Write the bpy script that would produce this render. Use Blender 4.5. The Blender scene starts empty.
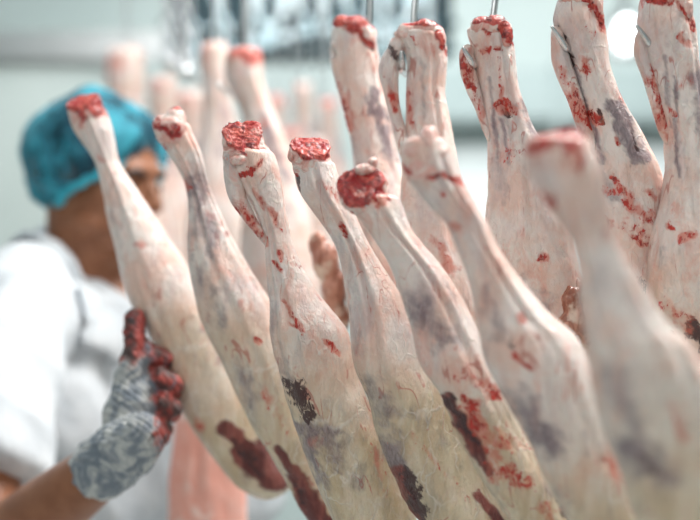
import bpy, bmesh, math, random
from mathutils import Vector, Matrix, noise
random.seed(7)
C = bpy.context.scene.collection
F = 1458.0; CZ = 1.48
# ---------------- camera, world, lights, exposure ----------------
cam = bpy.data.cameras.new('camera'); cam.lens = 36*F/700; cam.sensor_width = 36; cam.clip_start = 0.05
camo = bpy.data.objects.new('camera', cam); C.objects.link(camo)
camo.location = (0, 0, CZ); camo.rotation_euler = (math.pi/2, 0, 0)
cam.dof.use_dof = True; cam.dof.focus_distance = 1.32; cam.dof.aperture_fstop = cam.lens/1000/0.027
cam.dof.aperture_blades = 0
bpy.context.scene.camera = camo
w = bpy.data.worlds.new('world'); bpy.context.scene.world = w; w.use_nodes = True
w.node_tree.nodes['Background'].inputs[0].default_value = (1, 0.985, 0.97, 1)
w.node_tree.nodes['Background'].inputs[1].default_value = 0.30
vs = bpy.context.scene.view_settings
vs.view_transform = 'Standard'; vs.look = 'None'; vs.exposure = 0.5; vs.gamma = 1.0; vs.use_curve_mapping = False

def area(name, loc, target, size, power, color=(1, 1, 1), sy=None):
    l = bpy.data.lights.new(name, 'AREA'); l.energy = power; l.color = color
    l.shape = 'RECTANGLE'; l.size = size; l.size_y = sy or size
    o = bpy.data.objects.new(name, l); C.objects.link(o); o.location = loc
    o.rotation_euler = (Vector(target)-Vector(loc)).to_track_quat('-Z', 'Y').to_euler()
    return o
area('ceiling_and_fill_light', (0.9, 1.7, 3.1), (0.15, 1.3, 1.4), 1.3, 72, (1, .965, .925), .8)
area('ceiling_and_fill_light', (-1.9, 3.3, 3.1), (-0.7, 2.2, 1.3), 1.6, 20, (.95, .98, 1))
area('ceiling_and_fill_light', (-0.8, -0.6, 3.0), (0.0, 1.4, 1.3), 2.0, 17, (1, .97, .94))  # front fill added behind the camera
area('ceiling_and_fill_light', (0.6, 5.0, 3.1), (0.6, 5.6, 0), 3.0, 60, (.95, 1, .99), 1.6)
area('ceiling_and_fill_light', (-0.35, 3.45, 3.2), (-0.35, 4.25, 2.2), .8, 26, (.92, .99, 1), .3)  # lamp added to brighten the spare hooks on the rack

def P(px, py, d): return Vector(((px-350)/F*d, d, CZ-(py-260)/F*d))
def lerp(a, b, t): return a+(b-a)*t
def sm(a, b, x):
    t = max(0, min(1, (x-a)/(b-a))); return t*t*(3-2*t)

# ---------------- object helpers ----------------
def props(o, label=None, cat=None, group=None, kind=None):
    if label: o['label'] = label
    if cat: o['category'] = cat
    if group: o['group'] = group
    if kind: o['kind'] = kind
    return o
def thing(name, loc, label, cat, group=None):
    o = bpy.data.objects.new(name, None); o.empty_display_size = .05; C.objects.link(o); o.location = loc
    return props(o, label, cat, group)
def link(name, me, mat, parent=None, smooth=True):
    """me is in world coordinates; stored relative to the parent's location"""
    o = bpy.data.objects.new(name, me); C.objects.link(o)
    if mat: me.materials.clear(); me.materials.append(mat)
    if smooth:
        me.polygons.foreach_set('use_smooth', [True]*len(me.polygons))
    if parent:
        root = parent; off = Vector((0, 0, 0))
        while root: off += root.location; root = root.parent
        me.transform(Matrix.Translation(-off)); o.parent = parent
    else:
        z = min(v.co.z for v in me.vertices)
        n = len(me.vertices); cx = sum(v.co.x for v in me.vertices)/n; cy = sum(v.co.y for v in me.vertices)/n
        me.transform(Matrix.Translation((-cx, -cy, -z))); o.location = (cx, cy, z)
    return o
def bm_me(bm, name='m'):
    bmesh.ops.recalc_face_normals(bm, faces=bm.faces)
    me = bpy.data.meshes.new(name); bm.to_mesh(me); bm.free(); return me
def box_bm(bm, x0, x1, y0, y1, z0, z1, bev=0):
    r = bmesh.ops.create_cube(bm, size=1)
    for v in r['verts']:
        v.co = Vector((lerp(x0, x1, v.co.x+.5), lerp(y0, y1, v.co.y+.5), lerp(z0, z1, v.co.z+.5)))
    if bev:
        es = {e for v in r['verts'] for e in v.link_edges}
        bmesh.ops.bevel(bm, geom=list(es), offset=bev, segments=2, affect='EDGES')
def ell_bm(bm, c, r, rot=None, seg=20):
    q = bmesh.ops.create_uvsphere(bm, u_segments=seg, v_segments=max(6, seg*2//3), radius=1)
    for v in q['verts']:
        p = Vector((v.co.x*r[0], v.co.y*r[1], v.co.z*r[2]))
        if rot: p = rot @ p
        v.co = p+Vector(c)
def chain_bm(bm, pts, rad, n=14, caps=True):
    """tube along points, with one radius each; round ends"""
    pts = [Vector(p) for p in pts]; rings = []; up = Vector((0.13, .97, .2)).normalized()
    P2, R2 = [], []
    if caps:
        t = (pts[0]-pts[1]).normalized()
        for a in (80, 55, 28): P2.append(pts[0]+t*rad[0]*math.sin(math.radians(a))); R2.append(rad[0]*math.cos(math.radians(a)))
    P2 += pts; R2 += list(rad)
    if caps:
        t = (pts[-1]-pts[-2]).normalized()
        for a in (28, 55, 80): P2.append(pts[-1]+t*rad[-1]*math.sin(math.radians(a))); R2.append(rad[-1]*math.cos(math.radians(a)))
    X = None
    for i, p in enumerate(P2):
        t = (P2[min(i+1, len(P2)-1)]-P2[max(i-1, 0)]).normalized()
        if X is None: X = t.cross(up).normalized()
        X = (X-t*X.dot(t)).normalized(); Y = t.cross(X)
        rings.append([bm.verts.new(p+(X*math.cos(2*math.pi*k/n)+Y*math.sin(2*math.pi*k/n))*R2[i]) for k in range(n)])
    for a, b in zip(rings, rings[1:]):
        for k in range(n): bm.faces.new((a[k], a[(k+1) % n], b[(k+1) % n], b[k]))
    bm.faces.new(rings[0]); bm.faces.new(rings[-1][::-1])
def spline(pts, m):
    pts = [Vector(p) for p in pts]; out = []
    for i in range(len(pts)-1):
        p0 = pts[max(i-1, 0)]; p1 = pts[i]; p2 = pts[i+1]; p3 = pts[min(i+2, len(pts)-1)]
        for k in range(m):
            t = k/m
            out.append(.5*((2*p1)+(p2-p0)*t+(2*p0-5*p1+4*p2-p3)*t*t+(3*p1-p0-3*p2+p3)*t**3))
    out.append(pts[-1]); return out
def remesh(bm, voxel, smooth=4):
    """fuse overlapping shapes into one continuous surface"""
    me = bm_me(bm); o = bpy.data.objects.new('tmp', me); C.objects.link(o)
    m = o.modifiers.new('r', 'REMESH'); m.mode = 'VOXEL'; m.voxel_size = voxel
    if smooth:
        s = o.modifiers.new('s', 'SMOOTH'); s.iterations = smooth; s.factor = .5
    dg = bpy.context.evaluated_depsgraph_get(); dg.update()
    out = bpy.data.meshes.new_from_object(o.evaluated_get(dg))
    bpy.data.objects.remove(o); return out
def wobble(me, amp, sc, seed=0, ridged=False):
    ns = [v.normal.copy() for v in me.vertices]; off = Vector((seed*3.1, seed*7.7, seed))
    for v, n in zip(me.vertices, ns):
        q = v.co*sc+off; k = noise.fractal(q, 1, 2, 4)
        if ridged: k = .5-abs(k)*1.6
        v.co += n*k*amp
def fattr(me, name, vals):
    a = me.attributes.new(name, 'FLOAT', 'POINT'); a.data.foreach_set('value', vals)

# ---------------- materials ----------------
class NT:
    def __init__(s, name):
        s.m = bpy.data.materials.new(name); s.m.use_nodes = True; s.t = s.m.node_tree
        s.b = s.t.nodes['Principled BSDF']; s.out = s.t.nodes['Material Output']
        s.tc = s.t.nodes.new('ShaderNodeTexCoord')
    def n(s, ty, ins=None, **kw):
        x = s.t.nodes.new(ty)
        for k, v in kw.items(): setattr(x, k, v)
        for k, v in (ins or {}).items():
            i = x.inputs[k]
            if isinstance(v, bpy.types.NodeSocket): s.t.links.new(v, i)
            else: i.default_value = v
        return x
    def set(s, k, v):
        if isinstance(v, bpy.types.NodeSocket): s.t.links.new(v, s.b.inputs[k])
        else: s.b.inputs[k].default_value = v
    def noise(s, scale, detail=4, rough=.55, stretch=None, dist=0):
        v = s.tc.outputs['Object']
        if stretch: v = s.n('ShaderNodeMapping', {'Vector': v, 'Scale': stretch}).outputs[0]
        return s.n('ShaderNodeTexNoise', {'Vector': v, 'Scale': scale, 'Detail': detail, 'Roughness': rough, 'Distortion': dist}).outputs[0]
    def ramp(s, f, a, b, lo=0.0, hi=1.0):
        return s.n('ShaderNodeMapRange', {'Value': f, 'From Min': a, 'From Max': b, 'To Min': lo, 'To Max': hi}, interpolation_type='SMOOTHSTEP').outputs[0]
    def mix(s, f, a, b):
        x = s.n('ShaderNodeMix', data_type='RGBA')
        for k, v in ((0, f), (6, a), (7, b)):
            if isinstance(v, bpy.types.NodeSocket): s.t.links.new(v, x.inputs[k])
            else: x.inputs[k].default_value = v if k == 0 else (*v, 1)
        return x.outputs[2]
    def math(s, op, a, b):
        return s.n('ShaderNodeMath', {0: a, 1: b}, operation=op).outputs[0]
    def attr(s, name):
        return s.n('ShaderNodeAttribute', attribute_name=name).outputs['Fac']
    def bump(s, h, dist, strength=1.0):
        s.set('Normal', s.n('ShaderNodeBump', {'Height': h, 'Distance': dist, 'Strength': strength}).outputs[0])

def flesh_mat(name, pale=(.84, .595, .51), white=(.88, .775, .73), tan=(.60, .455, .285), wet=.27):
    n = NT(name)
    n1 = n.noise(22, 5); n2 = n.noise(60, 6, .62, (1, 1, .45)); n3 = n.noise(160, 5, .68, (1, 1, .5), 1.5); n4 = n.noise(35, 4, .6, (1, 1, .3), .8)
    col = n.mix(n.ramp(n1, .38, .62), pale, white)
    col = n.mix(n.ramp(n.noise(26, 4, .6, (1, 1, .35), .8), .49, .68, 0, .55), col, (.60, .475, .48))
    col = n.mix(n.ramp(n.noise(48, 5, .65, (1, 1, .5), .6), .50, .68, 0, .6), col, (.80, .39, .31))
    col = n.mix(n.ramp(n3, .52, .68, 0, .4), col, (.88, .80, .75))
    fat = n.attr('fat')  # tan fat colour low on the leg, with some light falloff painted in
    fcol = n.mix(n.ramp(n4, .36, .64), tan, (.74, .62, .45)); fcol = n.mix(n.ramp(n2, .5, .68, 0, .6), fcol, (.40, .33, .26))
    fcol = n.mix(n.ramp(n3, .5, .66, 0, .35), fcol, (.68, .60, .48))
    col = n.mix(n.math('MULTIPLY', fat, n.ramp(n2, .2, .55, .6, 1)), col, fcol)
    # membrane strands and thin vessels
    wp = n.n('ShaderNodeTexNoise', {'Vector': n.tc.outputs['Object'], 'Scale': 25.0, 'Detail': 3.0}).outputs[1]
    vec = n.n('ShaderNodeVectorMath', {0: n.tc.outputs['Object'], 1: n.n('ShaderNodeVectorMath', {0: wp, 'Scale': .045}, operation='SCALE').outputs[0]}, operation='ADD').outputs[0]
    v = n.n('ShaderNodeTexVoronoi', {'Vector': n.n('ShaderNodeMapping', {'Vector': vec, 'Scale': (1, 1, .3), 'Rotation': (0, .45, 0)}).outputs[0], 'Scale': 48.0}, feature='DISTANCE_TO_EDGE')
    strand = n.math('MULTIPLY', n.ramp(v.outputs[0], .0, .05, .5, 0), n.ramp(n1, .45, .62))
    col = n.mix(strand, col, (.86, .80, .74))
    line = n.noise(20, 3, .5, (1.3, 1.3, .3), .6)
    line = n.math('ABSOLUTE', n.math('SUBTRACT', line, .5), 0)
    vein = n.math('MULTIPLY', n.ramp(line, .002, .010, .75, 0), n.ramp(n.noise(34, 3), .50, .60))
    col = n.mix(vein, col, (.52, .17, .13))
    def fac(a, nz, mul, lo, hi, mx=1.0):
        f = n.math('ADD', n.attr(a), n.math('MULTIPLY', n.math('SUBTRACT', nz, .5), mul))
        return n.math('MULTIPLY', n.ramp(f, lo, hi, 0, mx), n.ramp(n.attr(a), .03, .22))
    col = n.mix(fac('purple', n2, 1.8, .05, 1.15, .85), col, n.mix(n.ramp(n3, .4, .6), (.15, .105, .135), (.30, .23, .255)))
    mus = n.mix(n.ramp(n.noise(55, 5, .6, (1, 1, .25), 1), .4, .6), (.13, .020, .018), (.27, .065, .05)); mus = n.mix(n.ramp(n3, .56, .7, 0, .5), mus, (.42, .20, .15))
    col = n.mix(fac('muscle', n2, 1.0, .2, .95), col, mus)
    col = n.mix(fac('dark', n3, 2.6, .35, .75, .95), col, (.055, .014, .016))
    bn = n.math('ADD', n.math('MULTIPLY', n3, .6), n.math('MULTIPLY', n.noise(75, 5, .7, None, 2), .4))
    col = n.mix(fac('blood', n2, 2.6, .15, .75, .72), col, (.66, .17, .11))
    col = n.mix(fac('blood', bn, 5.5, .55, .95), col, n.mix(n.ramp(n3, .42, .6), (.22, .004, .004), (.56, .035, .02)))
    n.set('Base Color', col)
    n.set('Roughness', n.ramp(n2, .35, .65, wet, wet+.2))
    n.set('Subsurface Weight', .15); n.set('Subsurface Radius', (.010, .004, .003)); n.set('Subsurface Scale', .5)
    n.set('Coat Weight', .3); n.set('Coat Roughness', .18)
    h = n.math('ADD', n.math('MULTIPLY', n2, 1.0), n.math('MULTIPLY', n3, .6)); h = n.math('ADD', h, n.math('MULTIPLY', strand, .25))
    n.bump(h, .004, 1.0)
    return n.m
FLESH = flesh_mat('pale_lamb_flesh')
FAR = flesh_mat('pink_lamb_flesh', (.64, .48, .41), (.74, .64, .60), (.5, .36, .27))
def cut_mat():
    n = NT('cut_joint_flesh'); a = n.noise(62, 6, .65, None, 1.5); b = n.noise(125, 4, .6, None, 1); c = n.noise(48, 4)
    col = n.mix(n.ramp(a, .42, .56), (.40, .005, .006), (.66, .11, .08))
    col = n.mix(n.ramp(b, .5, .62, 0, .85), col, (.13, .002, .004))
    col = n.mix(n.ramp(c, .62, .72, 0, .75), col, (.86, .60, .52))
    col = n.mix(n.ramp(n.attr('pale'), .2, .8), col, n.mix(n.ramp(a, .4, .62), (.80, .40, .34), (.88, .72, .66)))
    n.set('Base Color', col); n.set('Roughness', .22); n.set('Coat Weight', .4); n.set('Coat Roughness', .15)
    n.set('Subsurface Weight', .15); n.set('Subsurface Radius', (.01, .003, .002)); n.set('Subsurface Scale', .5)
    n.bump(n.math('ADD', a, n.math('MULTIPLY', b, .5)), .004, 1); return n.m
CUT = cut_mat()
def meat_mat(name, c1, c2, c3):
    n = NT(name); a = n.noise(70, 5, .6, (1, 1, .25), 1); b = n.noise(40, 4)
    col = n.mix(n.ramp(a, .4, .6), c1, c2); col = n.mix(n.ramp(b, .52, .66), col, c3)
    n.set('Base Color', col); n.set('Roughness', .3); n.bump(a, .003, .8); return n.m
MUSCLE = meat_mat('dark_red_muscle', (.10, .012, .012), (.24, .04, .03), (.42, .17, .12))
RAGGED = meat_mat('ragged_meat', (.30, .10, .06), (.60, .30, .22), (.74, .58, .48))
CART = meat_mat('white_cartilage', (.86, .74, .70), (.90, .84, .80), (.8, .5, .45))
def plain(name, c1, c2, scale, rough=.6, bump=.0, stretch=None):
    n = NT(name); a = n.noise(scale, 4, .55, stretch)
    n.set('Base Color', n.mix(n.ramp(a, .35, .65), c1, c2)); n.set('Roughness', rough)
    if bump: n.bump(a, bump, 1)
    return n.m
def metal(name, col, rough=.25, var=0.0):
    n = NT(name); a = n.noise(40, 3)
    n.set('Base Color', n.mix(n.ramp(a, .3, .7), col, tuple(c*(1-var) for c in col)))
    n.set('Metallic', 1.0); n.set('Roughness', rough); return n.m
STEEL = metal('stainless_steel', (.72, .73, .74), .24, .2)
DARKST = plain('dark_teal_paint', (.005, .022, .030), (.012, .05, .065), 3, .6)
GLINT_STEEL = plain('steel_painted_glints', (.66, .88, .95), (.90, .97, 1.0), 12, .25)  # near-white colour stands in for bright highlights on the spare hooks
SKIN = plain('brown_skin', (.23, .085, .038), (.29, .115, .055), 30, .5)
LIP = plain('lips', (.22, .06, .06), (.27, .08, .08), 60, .4)
HAIR = plain('black_hair', (.008, .008, .010), (.018, .015, .015), 80, .5, .004)
COAT = plain('white_cotton', (.50, .54, .58), (.57, .60, .63), 18, .85, .006)
TROUS = plain('white_trousers', (.7, .72, .75), (.76, .78, .8), 14, .85, .004)
BOOT = plain('white_rubber', (.75, .76, .74), (.7, .7, .7), 10, .35)
WHITE_EYE = plain('eye', (.75, .72, .68), (.8, .78, .74), 30, .2)
PUPIL = plain('dark_iris', (.01, .006, .004), (.02, .01, .008), 30, .15)

# ---------------- the setting ----------------
def wallmat(name, c1, c2):
    n = NT(name); a = n.noise(.8, 3)
    br = n.n('ShaderNodeTexBrick', {'Vector': n.tc.outputs['Object'], 'Scale': 1.0, 'Mortar Size': .006, 'Brick Width': .3, 'Row Height': .3, 'Color1': (1, 1, 1, 1), 'Color2': (.97, .97, .97, 1), 'Mortar': (.75, .75, .75, 1)}, offset=0.0)
    col = n.mix(n.ramp(a, .35, .65), c1, c2)
    m = n.n('ShaderNodeMix', data_type='RGBA', blend_type='MULTIPLY'); m.inputs[0].default_value = 1
    n.t.links.new(col, m.inputs[6]); n.t.links.new(br.outputs[0], m.inputs[7])
    n.set('Base Color', m.outputs[2]); n.set('Roughness', .45); return n.m
WALL_G = plain('grey_green_paint', (.54, .61, .60), (.60, .66, .65), .8, .6)
WALL_W = plain('white_panel', (.84, .88, .88), (.88, .90, .90), .9, .5)
WALL_L = plain('pale_teal_paint', (.47, .53, .53), (.53, .58, .58), .7, .6)
FLOOR = plain('wet_concrete', (.45, .47, .46), (.55, .56, .55), 3, .35)
CEIL = plain('ceiling_panel', (.72, .80, .82), (.76, .83, .85), 1, .7)
def struct(name, b, mat):
    bm = bmesh.new(); box_bm(bm, *b); o = link(name, bm_me(bm), mat, None, False); o['kind'] = 'structure'; return o
struct('floor', (-4, 4.5, -2.6, 8, -.1, 0), FLOOR)
struct('ceiling', (-4, 4.5, -2.6, 8, 3.3, 3.4), CEIL)
struct('wall_back', (-4, 4.5, 6.9, 7.0, 0, 3.3), WALL_G)
struct('wall_left', (-4.1, -4, -2.6, 8, 0, 3.3), WALL_L)
struct('wall_right', (4.5, 4.6, -2.6, 8, 0, 3.3), WALL_W)
struct('wall_front', (-4, 4.5, -2.7, -2.6, 0, 3.3), WALL_W)
struct('trim_1', (0.15, 4.4, 6.80, 6.899, 0, 2.02), WALL_W)
GREYB = plain('grey_duct_paint', (.34, .40, .40), (.39, .45, .45), 2, .6)
bm = bmesh.new(); box_bm(bm, .15, 4.3, 6.55, 6.79, 2.10, 2.34, .02)
for k in range(7): box_bm(bm, .3+k*.62, .34+k*.62, 6.53, 6.80, 2.07, 2.37, .004)
props(link('cable_duct', bm_me(bm), GREYB, None, False), 'long grey horizontal duct on the far pale wall behind the hooked legs', 'duct')
# grey partition on the left behind the worker
PART = plain('grey_partition', (.41, .46, .44), (.47, .51, .49), 1.2, .6)
t = thing('cold_room_door', (-1.45, 5.2, 0), 'grey sliding cold room panel door far behind the worker', 'door')
bm = bmesh.new(); box_bm(bm, -2.7, -0.74, 5.15, 5.25, 0, 2.18, .01); link('door_panel', bm_me(bm), PART, t, False)
bm = bmesh.new(); box_bm(bm, -2.8, -0.6, 5.10, 5.2, 2.18, 2.28, .01); link('door_rail', bm_me(bm), STEEL, t, False)
# round lamp on a bracket
LAMP = NT('lamp_glass'); LAMP.set('Base Color', (1, 1, 1, 1)); LAMP.set('Emission Color', (.97, 1, 1, 1)); LAMP.set('Emission Strength', 3.5); LAMP = LAMP.m
lc = P(627, 34, 5.0)
t = thing('bulkhead_lamp', (lc.x, lc.y, lc.z-.07), 'glowing white bulkhead lamp seen between the two rightmost hooked legs', 'lamp')
bm = bmesh.new(); ell_bm(bm, lc, (.032, .04, .058)); link('lamp_glass', bm_me(bm), LAMP, t)
bm = bmesh.new(); box_bm(bm, lc.x-.06, lc.x+.06, lc.y+.03, lc.y+.07, lc.z-.08, lc.z+.08, .01); box_bm(bm, lc.x-.015, lc.x+.015, lc.y+.05, lc.y+.08, lc.z, 3.3)
link('lamp_bracket', bm_me(bm), STEEL, t, False)

# rack with spare hooks high in the background
x0, x1 = P(168, 0, 4.3).x, P(452, 0, 4.3).x
t = thing('hook_rack', ((x0+x1)/2, 4.3, P(0, 92, 4.3).z), 'dark teal steel equipment panel with rail, high behind the hanging legs', 'rack')
bm = bmesh.new(); box_bm(bm, x0, x1, 4.3, 4.5, P(0, 56, 4.3).z, 2.62, .01)
link('back_panel', bm_me(bm), DARKST, t, False)
for py in (-12, 22, 50):
    bm = bmesh.new(); z = P(0, py, 4.2).z; chain_bm(bm, [(x0, 4.22, z), (x1, 4.22, z)], [.012, .012]); link('hanging_bar', bm_me(bm), DARKST, t)
for x in (x0+.05, x1-.05):
    bm = bmesh.new(); box_bm(bm, x-.02, x+.02, 4.35, 4.39, 2.6, 3.3); link('hanger_post', bm_me(bm), STEEL, t, False)
def hook_mesh(s=1.0):
    bm = bmesh.new()
    pts = [(0, 0, 0)]+[(.0, 0, -.03)]+[(.022*math.sin(a), 0, -.055-.022*(1-math.cos(a))) for a in [k*.5 for k in range(1, 9)]]
    chain_bm(bm, [Vector(p)*s for p in spline(pts, 3)], [.009*s]*(3*(len(pts)-1)+1), 10)
    ell_bm(bm, (0, 0, 0), (.020*s, .012*s, .020*s), None, 14)
    me = bm_me(bm); me.materials.append(GLINT_STEEL); me.polygons.foreach_set('use_smooth', [True]*len(me.polygons)); return me
hm = hook_mesh()
k = 0
ROWN = ['upper', 'middle', 'lower']
for row, (py, dens) in enumerate(((-12, 13), (22, 12), (50, 12))):
    z = P(0, py, 4.2).z
    for i in range(dens):
        x = x0+.03+i*(x1-x0-.06)/(dens-.5)+random.uniform(-.018, .018)
        if random.random() < .25+.1*row: continue
        s = random.uniform(1.0, 1.4)*(1, .6, .5)[row]
        o = bpy.data.objects.new('spare_hook', hm); C.objects.link(o)
        o.location = (x, 4.205-.006*row, z-.02*s); o.rotation_euler = (0, random.uniform(-.2, .2), random.uniform(0, 3)); o.scale = (s, s, s)
        props(o, 'shiny blurred spare steel hook on the %s bar of the dark rack' % ROWN[row], 'hook', 'spare hooks on the %s rack bar' % ROWN[row])
def chain_thing(px, py0, py1, d, label):
    a, b = P(px, py0, d), P(px+4, py1, d); n = int((a.z-b.z)/.026)
    bm = bmesh.new()
    for i in range(n):
        c = a.lerp(b, (i+.5)/n); r = .0115
        pts = [c+Vector((r*math.cos(q)*(1 if i % 2 else .25), r*math.cos(q)*(.25 if i % 2 else 1), .017*math.sin(q))) for q in [j*math.pi/5 for j in range(11)]]
        chain_bm(bm, pts, [.003]*11, 6)
    ell_bm(bm, b, (.016, .016, .02), None, 12)
    props(link('steel_chain', bm_me(bm), STEEL, None), label, 'chain')

# ---------------- lamb legs ----------------
def interp(st, y):
    for i in range(len(st)-1):
        if st[i][0] <= y <= st[i+1][0]:
            a = st[i]; b = st[i+1]; z = st[max(i-1, 0)]; c = st[min(i+2, len(st)-1)]
            t = (y-a[0])/(b[0]-a[0]); h = b[0]-a[0]; out = []
            for k in (1, 2):
                ma = (b[k]-z[k])/(b[0]-z[0])*h if b[0] != z[0] else 0
                mb = (c[k]-a[k])/(c[0]-a[0])*h if c[0] != a[0] else 0
                out.append((2*t**3-3*t*t+1)*a[k]+(t**3-2*t*t+t)*ma+(-2*t**3+3*t*t)*b[k]+(t**3-t*t)*mb)
            return out
    return (st[-1][1], st[-1][2])
def marks_at(marks, x, y):
    r = {'b': 0.0, 'p': 0.0, 'd': 0.0, 'm': 0.0}
    wx = noise.noise(Vector((x*.09, y*.09, 3.3))); wy = noise.noise(Vector((x*.09, y*.09, 9.1))); wx2 = noise.noise(Vector((x*.3, y*.3, 5.3))); wy2 = noise.noise(Vector((x*.3, y*.3, 1.1)))
    X, Y = x, y
    for (ty, ax, ay, bx, by, rad, st) in marks:
        am = min(rad, 9)*(1.3 if ty != 'm' else .5); x = X+wx*am+wx2*am*.5; y = Y+wy*am+wy2*am*.5
        dx, dy = bx-ax, by-ay; L = dx*dx+dy*dy
        t = max(0, min(1, ((x-ax)*dx+(y-ay)*dy)/L)) if L else 0
        d = math.hypot(x-ax-dx*t, y-ay-dy*t)
        if d < rad*2: r[ty] = max(r[ty], st*(1-sm(rad*(.1 if ty != 'm' else .6), rad*(2 if ty != 'm' else 1.4), d)))
    return r
def loft(st, d0, d1, ratio=.9, marks=(), fat=(0.2, 1.0), seed=1, nv=190, nu=88, rough=1.0, grooves=2, fatbias=0.0, trim=0):
    """an organic limb through slices (y, left, right) with real depth"""
    y0, y1 = st[0][0]+trim, st[-1][0]; A = {'blood': [], 'purple': [], 'dark': [], 'fat': [], 'muscle': []}
    verts = []; faces = []; so = Vector((seed*5.3, seed*1.7, seed*2.9))
    rnd = random.Random(seed); gp = [rnd.uniform(0, 6.28) for _ in range(4)]
    ax = (interp(st, y1-1), interp(st, y0+1)); tilt = math.atan2(sum(ax[0])/2-sum(ax[1])/2, y1-y0); ct = math.cos(tilt)
    for j in range(nv):
        u = j/(nv-1); u = .5*u+.5*(u*u*(3-2*u)); y = lerp(y0, y1, u); l, r = interp(st, y); l, r = min(l, r-1), r
        hw = (r-l)/2; cx = (l+r)/2; d = lerp(d0, d1, u)
        edge = min(1, max(0, (y-y0)/8))*min(1, max(0, (y1-y)/16)); cap = math.sqrt(max(0.0, 1-(1-edge)**2)); cap = max(cap, .03)
        for i in range(nu):
            th = 2*math.pi*i/nu; c, s = math.cos(th), math.sin(th)
            a = hw*cap; b = hw*cap*ratio*ct
            # muscle form: lobes that run down the limb
            lob = .045*math.cos(2*th+gp[0]+u*2.2)+.03*math.cos(3*th+gp[1]-u*3)
            lob *= (1-abs(c))**.6 if True else 1
            k = 1+lob
            px = cx+a*c*(1+lob*.2); w0 = P(px, y, d); w0.y += b*s*k*d/F
            q = w0*55+so; nz = noise.fractal(Vector((q.x, q.y, q.z*.6)), 1, 2, 4)
            q2 = w0*16+so; nz2 = noise.noise(Vector((q2.x, q2.y, q2.z*.6)))
            off = (nz*.0011*rough+nz2*.0028)*min(1, hw/30)
            # long tendon furrows
            if grooves:
                for g in range(grooves):
                    gth = 4.712+math.sin(gp[g]+u*1.5)*.7+(g-.5)*.6
                    dd = abs((th-gth+math.pi) % (2*math.pi)-math.pi)
                    off -= .0016*math.exp(-(dd/.10)**2)*sm(0, .08, u)*(1-sm(.45, .75, u))
                    off += .0011*math.exp(-((dd-.22)/.14)**2)*sm(0, .08, u)*(1-sm(.45, .75, u))
            m = marks_at(marks, px, y) if s < .25 else {'b': 0, 'p': 0, 'd': 0, 'm': 0}
            off -= .0022*m['d']+.0012*m['b']*.5-.002*m['m']*(nz+.3)
            nrm = Vector((c, s/ratio, -math.sin(tilt)*c)).normalized()
            w0 += nrm*off
            verts.append(w0); A['blood'].append(m['b']+max(0, noise.noise(w0*26+so*2)-.42)*1.2)
            A['purple'].append(m['p']+max(0, noise.noise(w0*19-so)-.30)*1.3); A['dark'].append(m['d']); A['muscle'].append(m['m'])
            A['fat'].append(max(0, min(1, sm(fat[0], fat[1], u)+fatbias+noise.noise(w0*14+so)*.35*sm(fat[0]-.1, fat[0]+.2, u))))
    for j in range(nv-1):
        for i in range(nu):
            faces.append((j*nu+i, j*nu+(i+1) % nu, (j+1)*nu+(i+1) % nu, (j+1)*nu+i))
    faces.append(tuple(range(nu))[::-1]); faces.append(tuple((nv-1)*nu+i for i in range(nu)))
    me = bpy.data.meshes.new('limb'); me.from_pydata(verts, [], faces); me.update()
    for k_, v in A.items(): fattr(me, k_, v)
    return me
def lumps(ls, d, voxel=.0016, amp=.0022, sc=130, seed=1, pale=None, smooth=3, jm=(), cut=None):
    """rough flesh from overlapping knobs (px, py, radius px, depth offset px, squash)"""
    bm = bmesh.new(); k = d/F
    for (x, y, rx, ry, dz) in ls:
        ell_bm(bm, P(x, y, d)+Vector((0, dz*k, 0)), (rx*k, (rx+ry)*.5*k, ry*k), None, 18)
    me = remesh(bm, voxel, smooth+3); wobble(me, amp*.6, sc*.7, seed); onface = {}
    if cut:
        cp = P(cut[0], cut[1], d)+Vector((0, cut[3]*k, 0)); cn = Vector(cut[2]).normalized()
        for v in me.vertices:
            h = (v.co-cp).dot(cn); hh = h+noise.noise(v.co*70)*.004
            onface[v.index] = sm(-.0055, -.001, hh)
            if h > 0: v.co -= cn*h*.93
        me.update()
    wobble(me, amp*(.35 if not cut else .75), sc*(2.0 if not cut else 1.3), seed+3, True)
    vals = []
    if pale:
        for v in me.vertices:
            yy = 260-(v.co.z-CZ)*F/v.co.y; xx = 350+v.co.x*F/v.co.y; f = sm(pale[0], pale[1], yy+5*noise.noise(v.co*90)) if not cut else 1-.95*onface.get(v.index, 0)
            mk = marks_at(jm, xx, yy); vals.append(max(0, f-max(mk['b'], mk['d'])*1.3))
    else: vals = [0.0]*len(me.vertices)
    fattr(me, 'pale', vals); return me
GF = 'lamb legs of the slanting front row'; GB = 'lamb legs hooked upright in the second row'; GD = 'blurred lamb legs hanging far behind'
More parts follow.
